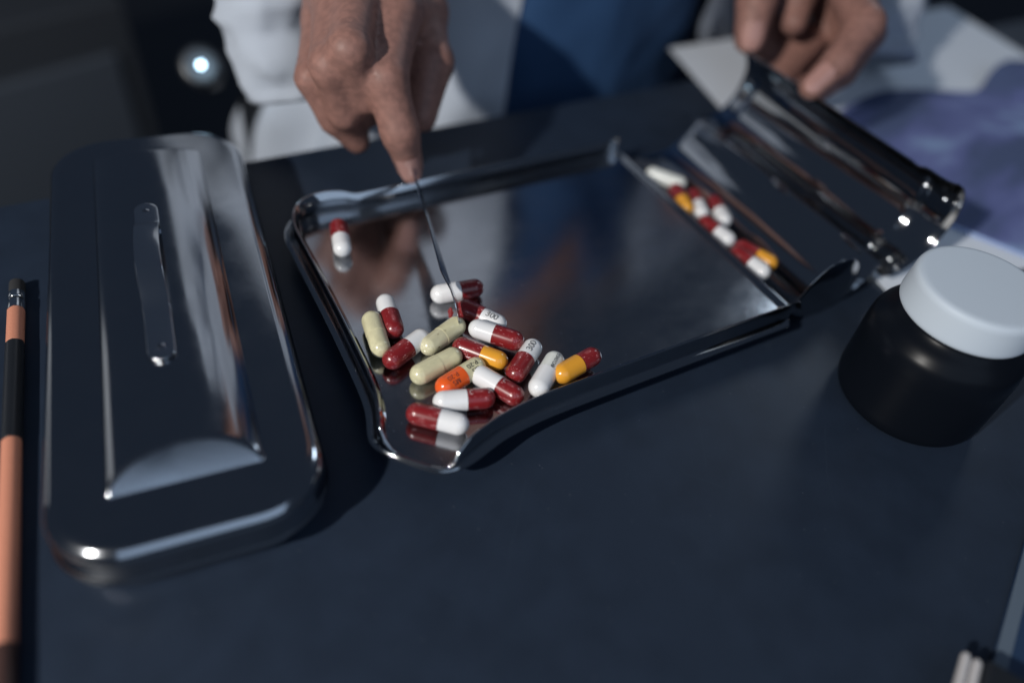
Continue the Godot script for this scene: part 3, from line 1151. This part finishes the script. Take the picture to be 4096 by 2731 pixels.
# ---------------------------------------------------------------- things cut by the right edge of the frame
func side_things() -> void:
	var d := Vector3(206, 0, -1) - Vector3(259, 0, -25)
	var dir := d.normalized()
	var t := thing("blue_folder", "blue folder with a pale grey border at the right edge", "folder", Vector3(232, TABLE, -12), atan2(dir.x, dir.z))
	part("cover_board", bevel_box(Vector3(70, 1.6, 240), 0.3), mat(Color(0.010, 0.030, 0.075), 0.6), t, Vector3(35, 0.8, 0))
	part("border_strip", bevel_box(Vector3(4.4, 0.5, 240), 0.15), mat(Color(0.09, 0.12, 0.16), 0.6), t, Vector3(2.4, 1.9, 0))
	part("border_strip", bevel_box(Vector3(4.4, 0.5, 240), 0.15), mat(Color(0.09, 0.12, 0.16), 0.6), t, Vector3(17.5, 1.9, 0))
	var k := thing("black_device", "small black device with two silver side rails in the bottom right corner", "device", Vector3(189.5, TABLE, -3.5), deg_to_rad(-64))
	part("housing", bevel_box(Vector3(34, 12, 60), 1.4), M.black, k, Vector3(22, 6, 28))
	for i in 2:
		part("side_rail", tube([Vector3(0, 0, 0), Vector3(0, 0, 0.8), Vector3(0, 0, 2), Vector3(0, 0, 58)], [0.4, 1.2, 1.5, 1.5], 16), mat(Color(0.52, 0.50, 0.50), 0.3), k, Vector3(-0.2 + 3.4 * i, 9.0, -1.0))
	part("button", lathe([Vector2(0, 1.0), Vector2(1.4, 0.9), Vector2(1.8, 0.3), Vector2(1.9, 0)], 20), mat(Color(0.25, 0.27, 0.30), 0.4), k, Vector3(13, 12, 6))
	part("button", lathe([Vector2(0, 1.0), Vector2(1.4, 0.9), Vector2(1.8, 0.3), Vector2(1.9, 0)], 20), mat(Color(0.10, 0.11, 0.14), 0.4), k, Vector3(12, 12, 13))


# ---------------------------------------------------------------- person
func person() -> void:
	var t := thing("person", "person in a white coat over a blue top, sorting capsules with both hands", "person", Vector3(330, -420, -540))
	var o := Vector3(-330, 420, 540)
	# ---- right hand: points down along the spatula
	var wr := Vector3(134, 84, -408)
	var im := Vector3(134, 72, -330)
	var mm := Vector3(118, 80, -336)
	var rm := Vector3(111, 75, -345)
	var pm := Vector3(106, 63, -352)
	var ip := Vector3(114.5, 60.5, -294)
	var idd := Vector3(117.2, 39.5, -284)
	var it := Vector3(122.6, 19.5, -285)
	var mp := Vector3(100, 74, -297)
	var md := Vector3(107, 50, -302)
	var mt := Vector3(113, 33, -314)
	var rp := Vector3(93, 65, -303)
	var rd := Vector3(99, 41, -306)
	var rt := Vector3(107, 25, -317)
	var pp := Vector3(89, 53, -318)
	var pd := Vector3(96.5, 33.5, -314.5)
	var pt := Vector3(107.2, 19.5, -314)
	var tm := Vector3(157, 62, -352)
	var ti := Vector3(150, 51, -321)
	var tt := Vector3(138, 31, -307)
	var bones := [
		[wr, im, 19.0, 11.0], [wr, mm, 20.0, 11.5], [wr, rm, 19.0, 11.0], [wr, pm, 16.0, 9.5], [wr + Vector3(-6, 4, -70), wr, 27.0, 21.0], [wr + Vector3(6, -2, -70), wr, 25.0, 20.0],
		[im, ip, 11.8, 10.0, 1.2], [ip, idd, 9.7, 8.7, 1.2], [idd, it, 8.5, 6.5, 1.2],
		[mm, mp, 10.4, 8.8, 1.2], [mp, md, 9.4, 8.2, 1.2], [md, mt, 7.5, 6.3, 1.0],
		[rm, rp, 10.6, 9.0, 1.2], [rp, rd, 8.6, 7.8, 1.2], [rd, rt, 7.3, 6.3, 1.0],
		[pm, pp, 9.1, 7.7, 1.0], [pp, pd, 7.7, 7.1, 1.0], [pd, pt, 7.1, 6.1, 1.0],
		[wr + Vector3(12, -10, 10), tm, 15.0, 12.0], [tm, ti, 11.0, 9.4], [ti, tt, 9.7, 7.5, 1.0], [tm, im, 11.0, 9.0], [Vector3(148, 66, -362), Vector3(134, 46, -334), 15.0, 13.0], [Vector3(134, 46, -334), Vector3(130, 30, -322), 13.0, 10.0],
	]
	var right := flesh(bones, 2.4, 2.6)
	# ---- left hand: thumb and finger pinch the edge of the cover
	var lw := Vector3(462, 64, -354)
	var lim := Vector3(380, 90, -296)
	var lmm := Vector3(396, 92, -306)
	var lrm := Vector3(410, 86, -318)
	var lpm := Vector3(421, 76, -332)
	var lip := Vector3(364, 74, -250)
	var lid := Vector3(345, 61, -242)
	var lit := Vector3(329, 50.5, -240)
	var lmp := Vector3(388, 62, -262)
	var lmd := Vector3(368, 46, -254)
	var lmt := Vector3(351, 38, -252)
	var lrp := Vector3(412, 48, -288)
	var lrd := Vector3(402, 27, -281)
	var lrt := Vector3(387, 19, -285)
	var lpp := Vector3(425, 43, -308)
	var lpd := Vector3(416, 23, -300)
	var lpt := Vector3(402, 15, -304)
	var ltm := Vector3(362, 90, -336)
	var lti := Vector3(342, 70, -307)
	var ltt := Vector3(337, 50, -298)
	var lb := [
		[lw, lim, 19.0, 11.0], [lw, lmm, 20.0, 11.5], [lw, lrm, 19.0, 11.0], [lw, lpm, 17.0, 10.0], [lw, lw + Vector3(40, -2, -44), 21.0, 26.0], [lw, lw + Vector3(44, -8, -40), 20.0, 26.0],
		[lim, lip, 10.9, 9.7, 1.0], [lip, lid, 9.3, 8.5, 1.0], [lid, lit, 8.3, 6.9, 1.0],
		[lmm, lmp, 10.9, 9.5, 1.0], [lmp, lmd, 9.1, 8.3, 1.0], [lmd, lmt, 7.9, 6.5, 1.0],
		[lrm, lrp, 10.5, 9.1, 1.0], [lrp, lrd, 8.7, 7.9, 1.0], [lrd, lrt, 7.5, 6.3, 1.0],
		[lpm, lpp, 9.0, 7.6], [lpp, lpd, 7.2, 6.6], [lpd, lpt, 6.4, 5.6],
		[lw + Vector3(-14, -6, 8), ltm, 16.0, 12.5], [ltm, lti, 12.4, 10.4], [lti, ltt, 11.1, 8.9, 1.0], [ltm, lim, 11.0, 9.0], [Vector3(388, 82, -338), Vector3(376, 66, -308), 16.0, 11.0], [Vector3(376, 66, -308), Vector3(368, 56, -297), 9.6, 7.6, 1.0], [Vector3(404, 60, -338), Vector3(380, 30, -318), 15.0, 12.0], [Vector3(396, 36, -306), Vector3(372, 22, -298), 11.0, 9.0], [Vector3(412, 76, -330), Vector3(414, 46, -302), 14.0, 11.0],
		[lip, lip + Vector3(1.5, 1.5, 0), 9.2, 9.0],
	]
	var left := flesh(lb, 2.4, 2.4)
	# ---- trunk, arms, neck and head
	var sh_r := Vector3(165, 270, -520)
	var sh_l := Vector3(495, 270, -520)
	var el_r := Vector3(88, 112, -620)
	var el_l := Vector3(640, 60, -500)
	var hd := Vector3(330, 470, -490)
	var tb := [
		[Vector3(330, -120, -540), Vector3(330, 60, -530), 120.0, 112.0], [Vector3(330, 60, -530), Vector3(330, 220, -530), 112.0, 100.0], [sh_r + Vector3(45, -12, 0), sh_l - Vector3(45, 12, 0), 62.0, 62.0],
		[sh_r, el_r, 46.0, 36.0], [el_r, wr + Vector3(-6, 4, -70), 36.0, 27.0], [sh_l, el_l, 46.0, 36.0], [el_l, lw + Vector3(40, -2, -44), 36.0, 26.0],
		[Vector3(330, 280, -525), hd + Vector3(0, -40, -12), 54.0, 52.0], [hd + Vector3(0, 20, -20), hd + Vector3(0, 34, -8), 78.0, 76.0], [hd + Vector3(0, -50, 30), hd + Vector3(0, 0, 10), 44.0, 62.0],
		[hd + Vector3(0, 0, 70), hd + Vector3(0, -18, 84), 9.0, 12.0], [hd + Vector3(-22, -46, 60), hd + Vector3(22, -46, 60), 8.0, 8.0],
		[Vector3(270, -150, -520), Vector3(215, -170, -180), 80.0, 62.0], [Vector3(390, -150, -520), Vector3(450, -170, -180), 80.0, 62.0],
		[hd + Vector3(-76, 0, -10), hd + Vector3(-78, -30, -6), 10.0, 8.0], [hd + Vector3(76, 0, -10), hd + Vector3(78, -30, -6), 10.0, 8.0],
	]
	var trunk := flesh(tb, 11.0, 7.0)
	part("body", join([right, left, trunk]), M.skin, t, o)
	part("fingernail", nail(idd, it, Vector3(-0.45, 0.35, 1.0), 8.5, 6.5, 0.5, 1.2, 0.75), M.nail, t, o)
	part("fingernail", nail(lti, ltt, Vector3(-0.55, 0.4, 0.75), 10.6, 8.4, 0.45, 1.0, 0.75), M.nail, t, o)
	part("fingernail", nail(lid, lit, Vector3(-0.35, 0.75, 0.55), 7.8, 6.4, 0.45, 1.2, 0.75), M.nail, t, o)
	part("fingernail", nail(lmd, lmt, Vector3(-0.3, 0.7, 0.6), 7.4, 6.0, 0.3, 1.6), M.nail, t, o)
	for s in [-1, 1]:
		part("eye", lathe([Vector2(0, 11), Vector2(6, 9), Vector2(10, 4), Vector2(11, 0), Vector2(0, -11)], 20), mat(Color(0.5, 0.5, 0.5), 0.2), t, o + hd + Vector3(30 * s, 4, 60))
	# hair
	var rows := []
	for i in 13:
		var row := PackedVector3Array()
		var v := PI * 0.62 * i / 12.0
		for j in 32:
			var a := TAU * j / 32
			var cut := 1.0 if sin(a) < 0.35 else 0.62
			var vv := v * cut
			row.append(hd + Vector3(cos(a) * sin(vv) * 88, 30 + cos(vv) * 92, sin(a) * sin(vv) * 92 - 14))
		rows.append(row)
	part("hair", grid(rows, true), M.hair, t, o)
	# ---- clothes
	clothes(t, o, wr, lw, sh_r, sh_l, el_r, el_l)


func sleeve(path: Array, rad: Array, sd: int, drop: float) -> ArrayMesh:
	var n := FastNoiseLite.new()
	n.seed = sd
	n.frequency = 0.011
	n.fractal_octaves = 3
	var pts := catmull(path, 14)
	var rr := catmull(rad, 14)
	var rows := []
	var up := Vector3.UP
	for i in pts.size():
		var t: Vector3 = ((pts[mini(i + 1, pts.size() - 1)] as Vector3) - (pts[maxi(i - 1, 0)] as Vector3)).normalized()
		var s := t.cross(up).normalized()
		up = s.cross(t).normalized()
		var row := PackedVector3Array()
		for k in 72:
			var a := TAU * k / 72
			var d := s * cos(a) + up * sin(a)
			var p: Vector3 = pts[i]
			var f := n.get_noise_3d(p.x * 2.6 + d.x * 40, p.y * 2.6 + d.y * 60, p.z * 2.6 + d.z * 40)
			var f2 := absf(n.get_noise_3d(p.x * 2.2 + d.x * 34 + 300, p.y * 2.2 + d.y * 34, p.z * 2.2))
			var r: float = (rr[i] as float) * (1.0 + 0.16 * f - 0.46 * f2)
			var q := p + d * r
			if d.y < 0:
				q.y += d.y * drop * smoothstep(0.2, 1.0, float(i) / pts.size())
			row.append(q)
		rows.append(row)
	# the hem turns inwards
	for e in [0.97, 0.90, 0.86]:
		var row := PackedVector3Array()
		var last: PackedVector3Array = rows[pts.size() - 1]
		for q in last:
			row.append((pts[-1] as Vector3).lerp(q, e) - ((pts[-1] as Vector3) - (pts[-2] as Vector3)).normalized() * (1.0 - e) * 60.0)
		rows.append(row)
	return grid(rows, true)


func clothes(t: Node3D, o: Vector3, wr: Vector3, lw: Vector3, sh_r: Vector3, sh_l: Vector3, el_r: Vector3, el_l: Vector3) -> void:
	var n := FastNoiseLite.new()
	n.seed = 5
	n.frequency = 0.008
	n.fractal_octaves = 3
	# blue top, with a V neck
	var rows := []
	for i in 40:
		var y := lerpf(-72, 306, i / 39.0)
		var row := PackedVector3Array()
		for k in 96:
			var a := TAU * k / 96
			var w := lerpf(150, 138, clampf((y + 60) / 200, 0, 1)) + 34.0 * smoothstep(180, 262, y) - 96.0 * smoothstep(268, 308, y)
			var dp := lerpf(128, 118, clampf((y + 60) / 200, 0, 1)) - 34.0 * smoothstep(230, 306, y)
			var yy := y
			if sin(a) > 0.6:
				yy = minf(y, 150.0 + absf(cos(a)) * w * 2.3)
			var fold := n.get_noise_3d(cos(a) * 260, y * 1.1, sin(a) * 260) * 9.0
			row.append(Vector3(330 + cos(a) * (w + fold), yy, -532 + sin(a) * (dp + fold)))
		rows.append(row)
	part("scrub_top", grid(rows, true, true), M.scrub, t, o)
	# dark trousers over the thighs
	var tr := flesh([[Vector3(270, -150, -530), Vector3(213, -172, -170), 92.0, 72.0], [Vector3(390, -150, -530), Vector3(452, -172, -170), 92.0, 72.0], [Vector3(213, -172, -170), Vector3(205, -560, -200), 70.0, 50.0], [Vector3(452, -172, -170), Vector3(460, -560, -200), 70.0, 50.0]], 12.0, 8.0)
	part("trousers", tr, M.trousers, t, o)
	# the coat, open at the front: from one front edge round the back to the other
	rows = []
	for i in 60:
		var v := i / 59.0
		var y := lerpf(312, -210, v)
		var row := PackedVector3Array()
		for k in 121:
			var u := k / 120.0
			var gap := lerpf(0.44, 0.46, smoothstep(0.1, 0.6, v))
			var a := PI / 2 + gap + (TAU - gap * 2.0) * u
			var w := 166.0 - 90.0 * (1.0 - smoothstep(0.0, 0.10, v)) + 34.0 * (1.0 - smoothstep(0.05, 0.30, v)) + 62.0 * smoothstep(0.50, 0.84, v)
			var dp := 128.0 - 20.0 * (1.0 - smoothstep(0.0, 0.12, v)) + 34.0 * smoothstep(0.55, 0.82, v)
			var hang := smoothstep(0.45, 1.0, v)
			var fold := sin(a * 17.0 + n.get_noise_2d(a * 30, y * 0.5) * 5.0) * 20.0 * hang + n.get_noise_3d(cos(a) * 220, y * 0.8, sin(a) * 220) * 16.0
			row.append(Vector3(330 + cos(a) * (w + fold), y, -530 + sin(a) * (dp + fold)))
		rows.append(row)
	var coat := part("white_coat", grid(rows, false, true), M.coat, t, o)
	# sleeves, loose at the wrist
	part("sleeve", sleeve([sh_r + Vector3(62, 10, 0), sh_r + Vector3(0, 4, 0), sh_r.lerp(el_r, 0.5), el_r + Vector3(0, 0, 10), Vector3(92, 112, -470), Vector3(97, 72, -418), Vector3(99, 6, -394)], [64.0, 70.0, 62.0, 56.0, 48.0, 36.0, 28.0], 3, 0.0), M.coat, coat)
	part("sleeve", sleeve([sh_l + Vector3(-62, 10, 0), sh_l + Vector3(0, 4, 0), sh_l.lerp(el_l, 0.5), el_l + Vector3(0, 0, 10), Vector3(545, 78, -410), Vector3(508, 50, -356), Vector3(492, 2, -326)], [64.0, 70.0, 62.0, 56.0, 50.0, 40.0, 34.0], 9, 0.0), M.coat, coat)


# ---------------------------------------------------------------- dark room behind
func background() -> void:
	var grey := mat(Color(0.055, 0.068, 0.09), 0.7)
	var dark := mat(Color(0.028, 0.034, 0.045), 0.8)
	var c := thing("drawer_cabinet", "dark grey drawer cabinet in the blurred room behind the table", "cabinet", Vector3(-260, -760, -1150), deg_to_rad(20))
	part("carcass", bevel_box(Vector3(560, 560, 380), 4.0), dark, c, Vector3(0, 280, 0))
	for k in 2:
		part("drawer_front", bevel_box(Vector3(500, 200, 16), 3.0), grey, c, Vector3(0, 150 + 250.0 * k, 192))
	var w := thing("white_screen", "tall white folding screen standing to the left behind the table", "screen", Vector3(-900, -760, -1150), deg_to_rad(38))
	part("panel", bevel_box(Vector3(360, 900, 24), 4.0), mat(Color(0.7, 0.72, 0.75), 0.8), w, Vector3(0, 600, 0))
	part("foot", bevel_box(Vector3(60, 150, 300), 4.0), M.black, w, Vector3(-140, 75, 0))
	part("foot", bevel_box(Vector3(60, 150, 300), 4.0), M.black, w, Vector3(140, 75, 0))
	# small lit lamp on a dark post
	var l := thing("small_lamp", "small bright white lamp on a dark post left of the sleeve", "lamp", Vector3(72, -760, -520))
	part("post", tube([Vector3(0, 0, 0), Vector3(0, 690, 0)], [14.0, 12.0], 16), M.black, l, Vector3(34, 0, -20))
	var head := part("lamp_head", lathe(soften([Vector2(0, -14), Vector2(13, -14), Vector2(15, 10), Vector2(12, 12), Vector2(0, 12)], 1.5), 28), M.black, l, Vector3(0, 722, -6))
	head.basis = Basis(Vector3.RIGHT, deg_to_rad(52)) * Basis(Vector3.BACK, 0.2)
	var glow := StandardMaterial3D.new()
	glow.albedo_color = Color(0.9, 0.95, 1.0)
	glow.emission_enabled = true
	glow.emission = Color(0.75, 0.9, 1.0)
	glow.emission_energy_multiplier = 6.0
	part("lamp_lens", lathe([Vector2(0, 1.4), Vector2(1.3, 1.2), Vector2(2.1, 0.6), Vector2(2.3, 0)], 24), glow, head, Vector3(0, 12, 0))
	var li := OmniLight3D.new()
	li.name = "lamp_light"
	li.light_energy = 0.0006
	li.light_color = Color(0.75, 0.9, 1.0)
	li.light_size = 0.005
	li.omni_range = 4.0
	li.omni_attenuation = 2.0
	li.shadow_enabled = true
	li.position = Vector3(0, 20, 0) * MM
	head.add_child(li)
